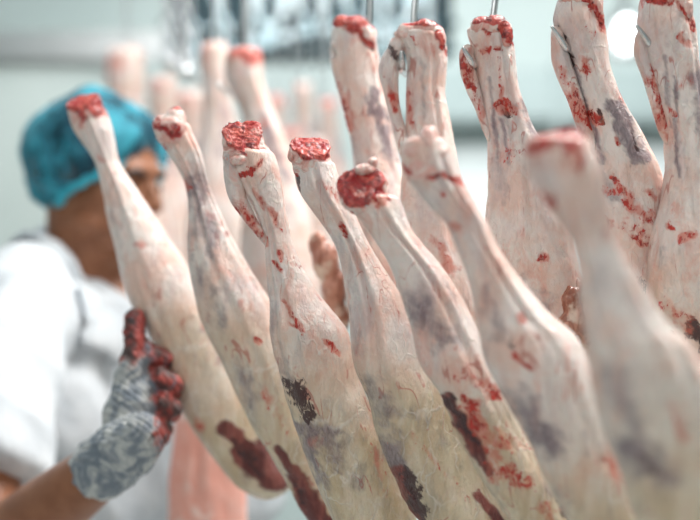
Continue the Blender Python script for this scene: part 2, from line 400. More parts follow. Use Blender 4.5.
def leg(st, d0, d1, label, group, marks=(), joint=None, jpale=None, trim=0, jm=None, cut=None, cart=(), strand=None, smarks=(), fat=(.2, 1), seed=1, flap=None, rag=None, rough=1.0, nv=190, nu=88, mat=None, ratio=.9, sfat=0, fatbias=0.0):
    l, r = interp(st, st[-1][0]-1); base = P((l+r)/2, st[-1][0], d1)
    t = thing('lamb_leg', base, label, 'lamb leg', group)
    link('flesh', loft(st, d0, d1, ratio, marks, fat, seed, nv, nu, rough, fatbias=fatbias, trim=trim), mat or FLESH, t)
    if joint:
        jo = link('cut_joint', lumps(joint, d0, seed=seed, pale=jpale, jm=marks if jm is None else jm, cut=cut), CUT, t); jo['label'] = 'bloody cut joint end'
        if cart:
            for c in cart: link('cartilage', lumps([(c[0], c[1], c[2], c[3], c[4]+3)], d0, .0014, .0022, 120, seed, pale=(0, 1)), CUT, jo)
    if strand:
        link('tendon', loft(strand, d0-.004, d0-.002, 1.1, smarks, (2, 3), seed+50, 70, 28, .8, 1), mat or FLESH, t)
    if flap:
        for f in flap: q = link('meat_flap', lumps(f[0], f[1], .0022, .003, 60, seed, smooth=5), MUSCLE, t); q['label'] = 'dark red exposed muscle'
    if rag:
        for f in rag: q = link('ragged_edge', lumps(f[0], f[1], .002, .004, 55, seed+2, smooth=6), RAGGED, t); q['label'] = 'torn reddish brown meat edge'
    return t
# --- front row, from the worker's hand towards the camera
leg([(92, 70, 96), (97, 67, 99), (115, 69, 108), (130, 74, 113), (142, 82, 115), (153, 90, 117), (165, 96, 121), (190, 102, 138), (214, 106, 154), (240, 112, 170), (260, 117, 184), (300, 128, 206), (340, 151, 220), (372, 166, 233), (403, 179, 248), (430, 193, 262), (460, 215, 278), (485, 235, 292), (500, 250, 286)],
    1.62, 1.62, 'blurred pale lamb leg that the gloved hand grips, farthest of the slanting row', GF, seed=11, fat=(.35, .85),
    marks=[('b', 72, 96, 100, 106, 7, .95), ('b', 80, 112, 84, 124, 5, .6), ('b', 144, 244, 146, 247, 5, .5), ('p', 133, 310, 150, 335, 7, .7), ('m', 228, 424, 262, 458, 8, 1), ('m', 245, 450, 275, 478, 12, 1), ('m', 262, 445, 285, 475, 10, 1), ('d', 240, 440, 262, 470, 5, .7), ('b', 102, 160, 106, 164, 4, .4), ('p', 115, 190, 125, 240, 5, .4), ('p', 205, 330, 240, 385, 5, .6)],
    trim=12, joint=[(80, 103, 13, 13, -3), (90, 105, 13, 13, -3), (88, 116, 18, 16, -2)], cut=(84, 99, (-.25, -.5, .83), -3), jpale=(100, 114))
leg([(106, 174, 184), (112, 160, 187), (118, 153, 188), (133, 155, 193), (147, 163, 199), (160, 172, 203), (183, 184, 208), (206, 188, 217), (240, 188, 234), (270, 190, 252), (300, 196, 270), (325, 203, 280), (372, 226, 296), (423, 250, 306), (455, 270, 318), (485, 288, 328), (515, 304, 338), (535, 318, 340)],
    1.49, 1.49, 'slim pale lamb leg with a mauve streak, just right of the gripped one', GF, seed=22, fat=(.3, .8),
    marks=[('b', 157, 122, 170, 135, 5, .7), ('d', 177, 128, 178, 134, 4, .8), ('b', 160, 147, 168, 150, 4, .6), ('b', 182, 180, 190, 188, 3, .7), ('p', 194, 190, 212, 250, 11, .8), ('p', 205, 270, 222, 320, 8, .6), ('p', 240, 360, 255, 400, 7, .5), ('b', 268, 395, 285, 425, 7, .35), ('b', 259, 338, 262, 341, 3, .8), ('m', 279, 446, 300, 480, 5, 1), ('m', 296, 472, 312, 505, 9, 1), ('m', 308, 495, 322, 522, 12, 1), ('d', 297, 478, 304, 500, 3, .6)],
    trim=13, joint=[(163, 125, 10, 10, -7), (177, 119, 10, 12, -6), (172, 128, 16, 12, -9), (173, 137, 16, 11, -6)], jpale=(106, 114))
leg([(119, 236, 252), (123, 226, 259), (130, 223, 263), (142, 225, 268), (157, 230, 276), (170, 234, 281), (190, 243, 284), (205, 252, 285), (223, 260, 288), (240, 264, 292), (260, 265, 299), (272, 266, 305), (296, 268, 320), (326, 268, 345), (345, 272, 352), (381, 282, 362), (405, 289, 372), (428, 296, 381), (469, 310, 396), (500, 323, 408), (520, 333, 416), (560, 355, 428), (600, 385, 432)],
    1.36, 1.37, 'sharp lamb leg with a flat oval red cut top and a dark bruise low down', GF, seed=33, fat=(.32, .7), rough=1.3,
    marks=[('b', 238, 176, 250, 174, 2.6, 1), ('b', 250, 174, 262, 164, 2.8, 1), ('b', 240, 158, 241, 162, 2.5, .6), ('b', 266, 238, 267, 246, 1.8, 1), ('b', 281, 252, 282, 258, 2, .9), ('b', 274, 262, 283, 270, 2, .8), ('b', 285, 300, 303, 330, 2.5, .75), ('b', 325, 340, 340, 352, 2.5, .8), ('b', 290, 322, 300, 326, 2, 1), ('b', 252, 190, 275, 215, 2.5, .5), ('b', 277, 215, 280, 232, 2.5, .6),
           ('d', 293, 382, 306, 414, 7, .95), ('d', 300, 388, 313, 410, 5, .9), ('p', 305, 425, 318, 472, 9, .95), ('p', 325, 435, 340, 455, 10, .8), ('p', 278, 345, 290, 375, 5, .6), ('p', 345, 440, 350, 480, 8, .5), ('b', 360, 415, 385, 470, 5, .25), ('p', 268, 280, 275, 330, 6, .5)],
    trim=27, joint=[(235, 133, 12, 14, -4), (251, 131, 12, 14, -4), (243, 142, 21, 16, 0), (247, 156, 24, 16, 0)], cut=(243, 136, (.0, -.80, .60), -8), jpale=(148, 157), cart=[(241, 161, 11, 6, -17)],
    strand=[(148, 224, 238), (160, 223, 240), (180, 224, 243), (200, 229, 248), (220, 243, 258), (236, 256, 268), (246, 262, 270)], smarks=[('b', 240, 205, 260, 235, 7, .75)])
leg([(132, 302, 323), (136, 294, 329), (143, 290, 332), (163, 292, 334), (187, 296, 342), (200, 304, 348), (211, 312, 354), (240, 332, 368), (264, 340, 382), (292, 345, 399), (320, 349, 412), (364, 353, 428), (399, 368, 450), (441, 380, 470), (484, 397, 492), (514, 412, 512), (560, 455, 535), (600, 485, 540)],
    1.30, 1.30, 'smooth lamb leg with a ragged bright red top, one bruise and no orange smears', GF, seed=44, fat=(.36, .62), rough=.8,
    marks=[('d', 294, 176, 296, 190, 3, .9), ('b', 325, 185, 338, 200, 4, .5), ('b', 342, 225, 346, 236, 2.5, .9), ('p', 372, 385, 390, 412, 12, .85), ('p', 350, 310, 360, 350, 6, .4), ('p', 388, 440, 400, 470, 6, .6), ('m', 398, 470, 416, 520, 7, 1), ('d', 404, 470, 424, 520, 6, 1), ('p', 340, 240, 352, 290, 4, .4), ('b', 410, 430, 470, 500, 3, .4), ('m', 474, 490, 500, 520, 5, 1), ('p', 420, 400, 430, 440, 10, .25)],  # m and d marks on the lower left edge paint the crevice shade
    trim=25, joint=[(302, 147, 12, 15, -3), (317, 145, 14, 15, -3), (311, 157, 20, 17, -1), (313, 168, 20, 16, 0)], cut=(311, 147, (.08, -.60, .80), -5), jpale=(158, 168), cart=[(292, 153, 4, 10, -6)])
leg([(158, 358, 371), (164, 340, 378), (172, 337, 384), (183, 338, 391), (205, 349, 401), (222, 362, 408), (236, 372, 416), (264, 388, 440), (300, 400, 464), (330, 410, 478), (364, 419, 492), (399, 443, 510), (441, 461, 530), (484, 484, 556), (519, 509, 576), (560, 533, 600), (600, 560, 610)],
    1.215, 1.215, 'lamb leg with white knob and red gash on top, orange blood smears down its side', GF, seed=55, fat=(.42, .6), rough=1.2,
    marks=[('b', 345, 196, 385, 200, 5, .6), ('b', 374, 207, 386, 203, 3, .6), ('b', 380, 190, 386, 200, 4, .9), ('b', 350, 215, 352, 220, 3, .7), ('p', 412, 300, 440, 335, 13, .9), ('p', 440, 280, 455, 310, 5, .4), ('p', 455, 325, 462, 340, 5, .4), ('b', 455, 370, 485, 385, 8, .45), ('b', 466, 398, 478, 424, 6, 1), ('b', 490, 386, 497, 395, 4, .95), ('b', 497, 435, 525, 445, 8, .55), ('b', 500, 465, 524, 482, 8, .7), ('b', 480, 430, 492, 475, 6, .45), ('m', 447, 396, 462, 420, 6, 1), ('m', 458, 415, 478, 450, 8, 1), ('m', 474, 445, 488, 470, 5, 1), ('d', 450, 400, 474, 440, 5, .8), ('d', 560, 500, 572, 520, 6, .8), ('b', 540, 500, 548, 520, 6, .6)],
    trim=33, joint=[(352, 185, 15, 17, -2), (370, 185, 17, 18, -2), (364, 198, 24, 18, -2)], cut=(360, 184, (-.25, -.80, .52), -10), jpale=(197, 208), cart=[(366, 170, 11, 6, -8), (373, 163, 5, 6, -6)])
leg([(123, 424, 437), (130, 412, 443), (138, 404, 446), (150, 401, 451), (165, 402, 456), (178, 407, 461), (190, 416, 467), (205, 428, 476), (224, 446, 487), (250, 458, 500), (284, 470, 524), (314, 477, 550), (334, 480, 574), (364, 486, 590), (400, 504, 601), (441, 528, 614), (484, 548, 632), (519, 568, 648), (560, 592, 664), (600, 620, 670)],
    1.12, 1.11, 'soft pinkish lamb leg with a knotty white hock crossed by a thin red line', GF, seed=66, fat=(.5, .9), rough=.8,
    marks=[('b', 430, 179, 445, 177, 3, .9), ('b', 445, 177, 463, 183, 3.5, 1), ('b', 402, 165, 407, 170, 4, .9), ('b', 439, 192, 442, 196, 3, .8), ('b', 452, 225, 456, 229, 5, .4), ('b', 512, 354, 526, 366, 3, 1), ('b', 515, 317, 519, 320, 4, .6), ('d', 503, 335, 508, 345, 4, .5), ('p', 512, 400, 546, 440, 13, .9), ('p', 590, 440, 600, 450, 12, .5), ('b', 602, 450, 632, 500, 8, .45), ('p', 550, 420, 575, 500, 8, .3), ('p', 484, 290, 495, 330, 7, .5)],
    trim=12, joint=[(413, 155, 12, 13, -5), (428, 144, 11, 17, -5), (437, 157, 13, 17, -6), (420, 168, 15, 13, -8), (430, 174, 24, 14, -5)], jpale=(112, 120), cart=[(427, 144, 6, 12, -14)])
leg([(124, 548, 566), (129, 536, 575), (136, 528, 583), (147, 524, 591), (170, 528, 600), (190, 537, 604), (211, 550, 608), (228, 562, 613), (241, 570, 619), (271, 577, 635), (318, 581, 662), (343, 586, 688), (386, 591, 714), (429, 602, 730), (471, 620, 748), (519, 636, 768), (560, 662, 788), (620, 700, 795)],
    0.94, 0.93, 'nearest, most blurred lamb leg, large with rounded pink and red top', GF, seed=77, fat=(.3, .85), rough=.5,
    marks=[('b', 530, 150, 556, 142, 8, 1), ('b', 556, 138, 572, 150, 7, .9), ('b', 574, 150, 574, 172, 5, .85), ('b', 543, 201, 546, 206, 6, .95), ('b', 663, 405, 670, 432, 8, .5), ('p', 628, 445, 658, 470, 15, 1), ('d', 636, 456, 652, 466, 8, .5), ('p', 605, 370, 625, 420, 12, .6), ('p', 700, 460, 700, 500, 10, .4)],
    trim=10, joint=[(544, 148, 19, 18, -4), (566, 147, 20, 20, -4), (557, 162, 30, 22, -3)], cut=(552, 143, (-.3, -.62, .72), -10), jpale=(136, 148))
# --- second row, hung on hooks
leg([(14, 338, 358), (19, 334, 370), (26, 333, 374), (46, 332, 377), (77, 337, 381), (108, 343, 387), (138, 350, 394), (170, 354, 404), (210, 350, 425), (260, 342, 445), (320, 350, 455), (380, 370, 450), (430, 385, 430)],
    1.56, 1.58, 'slightly blurred hooked leg with a dark mauve muscle, leftmost beside its steel rod', GB, seed=101, fat=(.5, 1.3),
    marks=[('b', 338, 22, 372, 44, 4, .95), ('d', 362, 40, 373, 52, 4, .6), ('p', 371, 98, 390, 155, 6, 1.2), ('p', 345, 130, 350, 150, 5, .6), ('b', 345, 95, 350, 130, 5, .6)],
    trim=8, joint=[(342, 24, 9, 8, -8), (356, 28, 13, 11, -10), (368, 38, 8, 13, -9)], jpale=(22, 34),
    strand=[(40, 329, 340), (50, 329, 342), (77, 334, 346), (100, 340, 351), (125, 346, 356), (140, 350, 358)], smarks=[('b', 342, 90, 352, 128, 6, .9)],
    rag=[([(326, 262, 14, 20, 0), (334, 290, 14, 22, 4), (318, 245, 9, 14, 4), (338, 318, 12, 18, 4)], 1.60)])
leg([(20, 408, 434), (25, 398, 439), (31, 393, 442), (42, 400, 445), (55, 407, 447), (72, 408, 446), (92, 407, 445), (114, 407, 449), (157, 404, 457), (200, 400, 464), (250, 396, 476), (300, 395, 490), (360, 405, 500), (420, 420, 480)],
    1.43, 1.44, 'hooked leg with an open gap behind its tendon, second from the left', GB, seed=102, fat=(.55, 1.4), rough=1.2,
    marks=[('b', 408, 24, 438, 24, 3, .5), ('d', 438, 32, 442, 42, 3, .9), ('b', 442, 45, 446, 56, 3, .9), ('b', 409, 90, 411, 130, 3, .6), ('p', 420, 60, 425, 120, 3, .4), ('b', 405, 160, 425, 180, 5, .5), ('b', 430, 240, 450, 270, 6, .4), ('p', 435, 160, 450, 200, 6, .4)],
    trim=8, joint=[(407, 33, 11, 9, -9), (424, 31, 14, 11, -9), (437, 41, 8, 15, -9)], jpale=(18, 27),
    strand=[(36, 390, 405), (48, 386, 404), (60, 380, 400), (72, 378, 399), (95, 384, 399), (115, 389, 402), (140, 395, 409), (160, 400, 412)], smarks=[('d', 388, 48, 400, 58, 4, .9), ('b', 393, 96, 395, 112, 3, .8), ('b', 384, 70, 390, 90, 4, .35)])
leg([(15, 476, 503), (19, 471, 508), (30, 468, 512), (55, 473, 515), (92, 480, 521), (123, 486, 532), (143, 488, 543), (186, 488, 560), (224, 484, 572), (260, 487, 577), (300, 498, 588), (340, 510, 596), (380, 525, 596), (430, 545, 590)],
    1.36, 1.37, 'hooked leg with a dark red pit in its top, middle of the second row', GB, seed=103, fat=(.5, 1.6), rough=1.4,
    marks=[('b', 473, 21, 505, 21, 2.5, .95), ('d', 504, 28, 508, 38, 4, 1), ('b', 505, 26, 513, 44, 4, 1), ('b', 480, 53, 498, 52, 2.8, .85), ('b', 485, 32, 487, 38, 2.5, .8), ('b', 492, 105, 512, 110, 4.5, .95), ('d', 505, 112, 507, 118, 2.2, .9), ('p', 499, 120, 507, 165, 2, 1), ('p', 488, 80, 496, 160, 2, .9), ('p', 524, 105, 545, 155, 6, .85), ('b', 533, 260, 540, 258, 3, 1), ('b', 498, 60, 499, 100, 2, .5), ('p', 515, 280, 540, 310, 9, .6), ('p', 495, 165, 505, 200, 5, .4)],
    trim=8, joint=[(480, 27, 11, 9, -9), (494, 27, 14, 10, -11), (505, 37, 7, 14, -10)], jpale=(17, 25),
    strand=[(44, 462, 473), (56, 459, 474), (72, 460, 476), (90, 466, 481), (110, 475, 486), (132, 483, 491), (142, 486, 492)], smarks=[('b', 462, 58, 470, 85, 5, 1), ('b', 472, 88, 480, 115, 4, .6)],
    rag=[([(566, 300, 10, 16, -26), (574, 318, 12, 16, -26), (562, 326, 9, 14, -30), (576, 290, 7, 14, -14), (584, 334, 9, 14, -22)], 1.36)])
leg([(-14, 572, 590), (-8, 562, 595), (5, 556, 599), (20, 554, 603), (34, 558, 606), (50, 564, 608), (74, 572, 613), (100, 580, 624), (125, 585, 639), (143, 588, 648), (165, 590, 658), (190, 590, 665), (225, 588, 665), (255, 590, 661), (290, 596, 655), (330, 605, 650), (380, 615, 640)],
    1.33, 1.34, 'hooked leg with many red speckles on its thigh, second from the right', GB, seed=104, fat=(.55, 1.6), rough=1.4,
    marks=[('b', 588, 2, 603, 28, 4.5, 1), ('d', 596, 8, 600, 24, 2, 1), ('b', 580, 30, 586, 38, 6, .5), ('d', 556, 30, 570, 66, 2.6, 1), ('b', 570, 105, 592, 120, 6, 1), ('b', 582, 62, 586, 74, 3, .7), ('d', 596, 112, 598, 124, 2.4, 1), ('p', 574, 70, 600, 165, 2.2, 1.1), ('p', 612, 112, 634, 156, 8, 1.25), ('d', 629, 134, 633, 152, 1.6, .8), ('b', 602, 218, 604, 226, 3.5, 1), ('b', 600, 190, 625, 196, 4, .75), ('b', 620, 205, 658, 225, 6, .7), ('b', 630, 230, 660, 250, 7, .7), ('b', 625, 238, 640, 246, 3, .9), ('b', 610, 180, 612, 188, 3, .9), ('b', 640, 192, 650, 200, 3, .7), ('p', 600, 180, 610, 200, 5, .7), ('d', 634, 283, 640, 290, 4, .8), ('b', 612, 140, 614, 146, 2, .7)],
    trim=8, joint=[(567, 0, 10, 9, -8), (581, -1, 14, 11, -10), (595, 9, 7, 14, -10), (599, 21, 5, 9, -9)], jpale=(-14, 4),
    strand=[(26, 551, 562), (48, 551, 567), (62, 552, 571), (80, 558, 577), (100, 567, 584), (120, 574, 590), (140, 581, 597), (156, 587, 599)], smarks=[('b', 574, 96, 590, 125, 8, .9), ('b', 562, 70, 572, 95, 4, .5)],
    rag=[([(590, 300, 10, 18, -6), (596, 322, 10, 14, -6)], 1.33)])
leg([(-22, 648, 672), (-14, 642, 680), (0, 641, 686), (12, 640, 691), (28, 639, 696), (52, 643, 699), (90, 653, 706), (132, 662, 716), (165, 664, 724), (200, 659, 734), (240, 650, 744), (280, 647, 750), (310, 650, 752), (340, 664, 750), (390, 680, 735)],
    1.30, 1.31, 'rightmost hooked leg, cut by the picture edge, orange along its tendon', GB, seed=105, fat=(.5, 1.3), rough=1.5,
    marks=[('b', 648, 1, 668, 6, 3.5, .9), ('b', 678, 8, 692, 30, 4, 1), ('p', 652, -2, 662, 2, 4, .8), ('b', 676, 40, 684, 48, 4, .6), ('p', 693, 80, 704, 130, 10, .9), ('b', 666, 110, 670, 118, 2.5, .9), ('p', 670, 80, 674, 180, 2, 1.), ('p', 660, 60, 668, 130, 2, .8), ('b', 672, 240, 685, 235, 2.8, 1), ('b', 662, 225, 665, 228, 2.5, .7), ('d', 682, 325, 700, 345, 7, .9), ('b', 655, 300, 680, 320, 7, .45), ('p', 655, 250, 662, 280, 5, .4)],
    trim=8, joint=[(651, -3, 11, 9, -8), (668, -4, 14, 11, -10), (683, 10, 8, 15, -10)], jpale=(-14, 4),
    strand=[(30, 636, 648), (54, 634, 650), (75, 641, 656), (100, 649, 663), (128, 657, 669), (145, 663, 671)], smarks=[('b', 652, 70, 664, 128, 7, .75)],
    rag=[([(684, 324, 12, 9, -22), (694, 338, 10, 12, -22), (672, 330, 8, 10, -20)], 1.31)])
# --- blurred legs behind
FH = []
def far_leg(px, py, d, s, label, seed, red=True, lean=0):
    k = 1.0*s
    st = [(py-4*k, px-12*k, px+12*k), (py+4*k, px-18*k, px+18*k), (py+30*k, px-19*k, px+20*k), (py+60*k, px-15*k+lean, px+20*k+lean), (py+110*k, px-16*k+2*lean, px+30*k+2*lean), (py+180*k, px-28*k+2.5*lean, px+44*k+2.5*lean), (py+250*k, px-34*k+3*lean, px+46*k+3*lean), (py+330*k, px-20*k+3*lean, px+30*k+3*lean)]
    mk = [('b', px-8*k, py+2*k, px+14*k, py+8*k, 8*k, .8)] if red else [('b', px-14*k, py+4*k, px-6*k, py+14*k, 9*k, .45)]
    mk += [('p', px+10*k+lean, py+70*k, px+22*k+2*lean, py+130*k, 6*k, .9)]
    if seed >= 204: FH.append((px, py, d))
    return leg(st, d, d, label, GD, seed=seed, marks=mk, joint=[(px-6*k, py+4*k, 11*k, 7*k, 0), (px+7*k, py+3*k, 11*k, 7*k, 0)], jpale=(py-2*k, py+12*k) if red else (py-40, py-30), nv=70, nu=36, mat=FAR, fat=(.6, 2))
far_leg(244, 50, 2.05, 1.0, 'blurred tan lamb leg hanging behind the slanting row, dark red top', 201, lean=10)
far_leg(214, 44, 2.45, .78, 'blurred pink topped lamb leg just left of the tan one', 202, False)
far_leg(124, 50, 2.95, 1.02, 'blurred lamb leg with pale rose top just above the blue cap', 203, False)
far_leg(163, 78, 3.1, .72, 'blurred lamb leg behind the right edge of the blue cap', 204, False)
far_leg(190, 92, 3.2, .70, 'blurred whitish lamb leg between the worker and the tan hanging leg', 205, False)
for i, (px, py, d, s) in enumerate([(276, 96, 3.4, .5), (303, 84, 3.5, .5), (328, 100, 3.6, .5), (250, 104, 3.7, .5), (292, 130, 3.2, .55), (318, 140, 3.3, .5), (222, 120, 3.5, .6)]):
    far_leg(px, py, d, s, 'faint pink lamb leg in the farthest row, left of the hooked legs', 210+i, i % 2 == 0)
# pink side of meat low behind the gripped leg
PINK = meat_mat('pink_side_meat', (.78, .36, .29), (.80, .44, .37), (.80, .58, .52))
me = loft([(385, 192, 215), (405, 178, 232), (440, 172, 240), (500, 168, 246), (580, 172, 246), (640, 190, 230)], 1.90, 1.90, .40, (), (2, 3), 301, 60, 40)
props(link('hanging_meat', me, PINK), 'large blurred pink cut of meat low behind the gripped leg', 'meat')

# --- hooks and rail
rail_a, rail_b = P(330, 0, 1.62), P(700, 0, 1.345)
rail_z = 2.02
dirv = Vector((rail_b.x-rail_a.x, rail_b.y-rail_a.y, 0)).normalized()
ra = Vector((rail_a.x, rail_a.y, rail_z))-dirv*1.6; rb = Vector((rail_b.x, rail_b.y, rail_z))+dirv*.8
t = thing('overhead_rail', (ra+rb)/2, 'steel rail that carries the hooks of the second row', 'rail')
bm = bmesh.new(); chain_bm(bm, [ra, rb], [.018, .018], 16); link('rail_bar', bm_me(bm), STEEL, t)
for f in (.1, .5, .9):
    c = ra.lerp(rb, f); bm = bmesh.new(); chain_bm(bm, [c, c+Vector((0, 0, 3.3-rail_z))], [.012, .012], 12, False); link('rail_hanger', bm_me(bm), STEEL, t)
def hook(rod, gap, d, tip, label):
    """rod px at top, gap (px,py) where it passes the hock, tip (px,py)"""
    top = P(rod[0], 0, d+.03); f = (top-ra).dot(dirv); tt = ra+dirv*f; tt = Vector((tt.x, tt.y, rail_z))
    pts = [tt, top.lerp(tt, .5), P(rod[0], 0, d+.034), P(rod[1], gap[1]-4, d+.036), P(lerp(rod[1], gap[0], .45), gap[1]+12, d+.034), P(gap[0], gap[1]+10, d+.012), P(gap[0]-1, gap[1]+4, d-.012), P(*tip, d-.019)]
    sp = spline(pts, 6); n = len(sp); rr = [.0034]*(n-6)+[.0034-.0004*i for i in range(6)]
    tg = thing('meat_hook', tt, label, 'hook', 'steel hooks of the second row')
    bm = bmesh.new(); chain_bm(bm, sp, rr, 12); link('hook_rod', bm_me(bm), STEEL, tg)
    bm = bmesh.new(); q = [tt+Vector((dirv.y*-.024*math.cos(a), dirv.x*.024*math.cos(a), .024*math.sin(a))) for a in [j*math.pi/8 for j in range(17)]]
    chain_bm(bm, q, [.005]*17, 10); link('rail_loop', bm_me(bm), STEEL, tg)
hook((370, 366), (334, 50), 1.56, (330, 44), 'steel hook rod above the leg with the mauve muscle')
hook((415, 414), (403, 62), 1.43, (401, 52), 'steel hook whose shiny tip shows in the tendon gap')
hook((495, 490), (474, 60), 1.36, (463, 48), 'steel hook in the middle hooked leg, rod above its red top')
hook((583, 580), (567, 44), 1.33, (552, 27), 'steel hook at the hock of the speckled leg')
hook((668, 662), (650, 40), 1.30, (637, 26), 'steel hook at the hock of the rightmost leg')
def farhook(px, py, d, label):
    bm = bmesh.new(); a = P(px, py, d); chain_bm(bm, spline([(a.x, a.y+.03, 3.3), a+Vector((0, .03, .1)), a+Vector((0, .035, 0)), a+Vector((-.02, .02, -.05)), a+Vector((-.03, -.03, -.045))], 5), [.004]*21, 8)
    props(link('meat_hook', bm_me(bm), STEEL, None), label, 'hook', 'hooks of the blurred legs behind')
farhook(243, 55, 2.05, 'thin pale hook rod above the blurred tan leg')
farhook(213, 50, 2.45, 'blurred hook rod above the pink topped leg')
farhook(124, 60, 2.95, 'blurred hook rod above the leg over the blue cap')
for (px, py, d) in FH: farhook(px, py+5, d, 'faint blurred hook rod of the farthest row of legs')
chain_thing(181, -60, 72, 2.9, 'blurred steel chain hanging right of the leg above the blue cap')
chain_thing(167, -60, 62, 3.1, 'blurred steel chain hanging nearest the leg above the blue cap')

# ---------------- the worker ----------------
SH = P(-6, 325, 1.95); EL = P(-22, 566, 1.74); WR = P(119, 455, 1.565)
base = Vector((-.42, 2.22, 0))
worker = thing('person', base, 'person in white coat, light blue hair cap and grey glove gripping a lamb leg', 'person')
hc = P(103, 179, 2.2); ang = math.radians(-30)
R = Matrix.Rotation(ang, 3, 'Z') @ Matrix.Rotation(math.radians(9), 3, 'Y')      # local x = forward, y = left, z = up; head bowed
def H(x, y, z): return hc+R @ Vector((x, y, z))
neckb = Vector((P(82, 0, 2.23).x, 2.23, P(0, 296, 2.23).z))
def hand_bm(bm, g):
    """palm and five fingers; g widens it for the glove"""
    kn = [P(143, 366, 1.598), P(150, 386, 1.590), P(152, 405, 1.586), P(148, 421, 1.584)]
    wr = WR
    for i, k in enumerate(kn):
        off = wr.lerp(P(126+i*2, 436+i*4, 1.568), .8); chain_bm(bm, [wr+Vector((0, 0, -.004*i)), off, k], [.023*g, .020*g, .0125*g], 12)
    ell_bm(bm, P(130, 412, 1.578), (.024*g, .020*g, .034*g), Matrix.Rotation(.45, 3, 'Y'))
    tips = [[P(155, 352, 1.585), P(164, 358, 1.590), P(167, 366, 1.606)], [P(164, 376, 1.574), P(174, 384, 1.580), P(174, 392, 1.602)],
            [P(166, 400, 1.570), P(174, 408, 1.576), P(172, 416, 1.598)], [P(159, 422, 1.570), P(165, 431, 1.574), P(162, 438, 1.590)]]
    rad = [(.0108, .0102, .0092, .0080), (.0112, .0105, .0095, .0082), (.0108, .0100, .0090, .0078), (.0095, .0088, .0080, .0070)]
    for k, tp, r in zip(kn, tips, rad): chain_bm(bm, [k]+tp, [q*g for q in r], 12)
    chain_bm(bm, [P(122, 425, 1.578), P(130, 380, 1.582), P(136, 346, 1.586), P(134, 318, 1.590)], [.019*g, .015*g, .0120*g, .0095*g], 12)
bm = bmesh.new()
ell_bm(bm, H(-.015, 0, .03), (.098, .074, .088), R, 28)
ell_bm(bm, H(.03, 0, -.03), (.062, .062, .075), R, 24)
ell_bm(bm, H(.045, 0, -.085), (.040, .044, .030), R)
ell_bm(bm, H(.072, 0, .022), (.022, .048, .016), R)
for s in (-1, 1):
    ell_bm(bm, H(.062, .036*s, -.026), (.022, .018, .018), R); ell_bm(bm, H(.02, .055*s, -.065), (.035, .014, .02), R)
    ell_bm(bm, H(-.008, .076*s, -.002), (.016, .008, .027), R); ell_bm(bm, H(.098, .012*s, -.030), (.010, .008, .007), R)
chain_bm(bm, [H(.084, 0, .012), H(.100, 0, -.014), H(.108, 0, -.028)], [.008, .010, .010])
ell_bm(bm, H(.088, 0, -.056), (.010, .024, .006), R); ell_bm(bm, H(.086, 0, -.067), (.010, .020, .007), R); ell_bm(bm, H(.076, 0, -.095), (.016, .018, .014), R)
chain_bm(bm, [H(-.02, 0, -.02), hc.lerp(neckb, .55)+Vector((-.004, 0, 0)), neckb, neckb+Vector((0, 0, -.08))], [.066, .064, .066, .085], 20)
chain_bm(bm, [neckb+Vector((.03, -.01, .01)), P(120, 338, 2.16)], [.055, .030], 18)
tor = neckb+Vector((0, .0, -.30))
ell_bm(bm, neckb+Vector((.03, .03, -.20)), (.12, .08, .17), Matrix.Rotation(-.25, 3, 'Z')); ell_bm(bm, neckb+Vector((.01, 0, -.45)), (.15, .11, .22))
chain_bm(bm, [neckb+Vector((0, .02, -.12)), SH+Vector((.03, .03, 0)), SH.lerp(EL, .5), EL], [.06, .055, .050, .043], 18)
chain_bm(bm, [EL, EL.lerp(WR, .35), EL.lerp(WR, .75), WR], [.043, .044, .035, .026], 18)
SH2 = neckb+Vector((.20, .12, -.10)); EL2 = SH2+Vector((.04, .0, -.29)); WR2 = EL2+Vector((.01, -.05, -.25))
chain_bm(bm, [neckb+Vector((0, 0, -.09)), SH2, EL2, WR2], [.07, .06, .043, .028], 18)
ell_bm(bm, WR2+Vector((.0, -.01, -.05)), (.022, .042, .05))
for k in range(4): chain_bm(bm, [WR2+Vector((0, -.04+.02*k, -.08)), WR2+Vector((.004, -.043+.02*k, -.125)), WR2+Vector((-.012, -.043+.02*k, -.15))], [.009, .0085, .0075], 10)
chain_bm(bm, [WR2+Vector((-.005, -.03, -.03)), WR2+Vector((-.012, -.06, -.06)), WR2+Vector((-.018, -.065, -.09))], [.012, .010, .008], 10)
for s in (-1, 1):
    chain_bm(bm, [base+Vector((.09*s, 0, .92)), base+Vector((.10*s, -.02, .5)), base+Vector((.11*s, 0, .09))], [.10, .065, .045], 16)
    ell_bm(bm, base+Vector((.12*s, -.05, .05)), (.045, .11, .04))
hand_bm(bm, .55)
body = link('body', remesh(bm, .0042, 5), SKIN, worker)
for s in (-1, 1):
    bm = bmesh.new(); ell_bm(bm, H(.070, .032*s, -.004), (.013, .015, .011), R); e = link('eye', bm_me(bm), WHITE_EYE, worker)
    bm = bmesh.new(); ell_bm(bm, H(.080, .033*s, -.004), (.005, .007, .007), R); link('iris', bm_me(bm), PUPIL, e)
    bm = bmesh.new(); chain_bm(bm, [H(.090, .014*s, .016), H(.088, .032*s, .022), H(.076, .050*s, .015)], [.004, .0048, .003]); link('eyebrow', bm_me(bm), HAIR, worker)
bm = bmesh.new(); ell_bm(bm, H(.096, 0, -.056), (.005, .022, .005), R); ell_bm(bm, H(.095, 0, -.066), (.005, .018, .006), R); link('lips', bm_me(bm), LIP, worker)
# hair under the cap
bm = bmesh.new(); ell_bm(bm, H(-.022, 0, .040), (.102, .082, .090), R, 32)
bmesh.ops.delete(bm, geom=[v for v in bm.verts if (R.transposed() @ (v.co-hc)).dot(Vector((-.55, 0, .83))) < -.015], context='VERTS')
me = bm_me(bm); wobble(me, .006, 60, 3); link('hair', me, HAIR, worker)
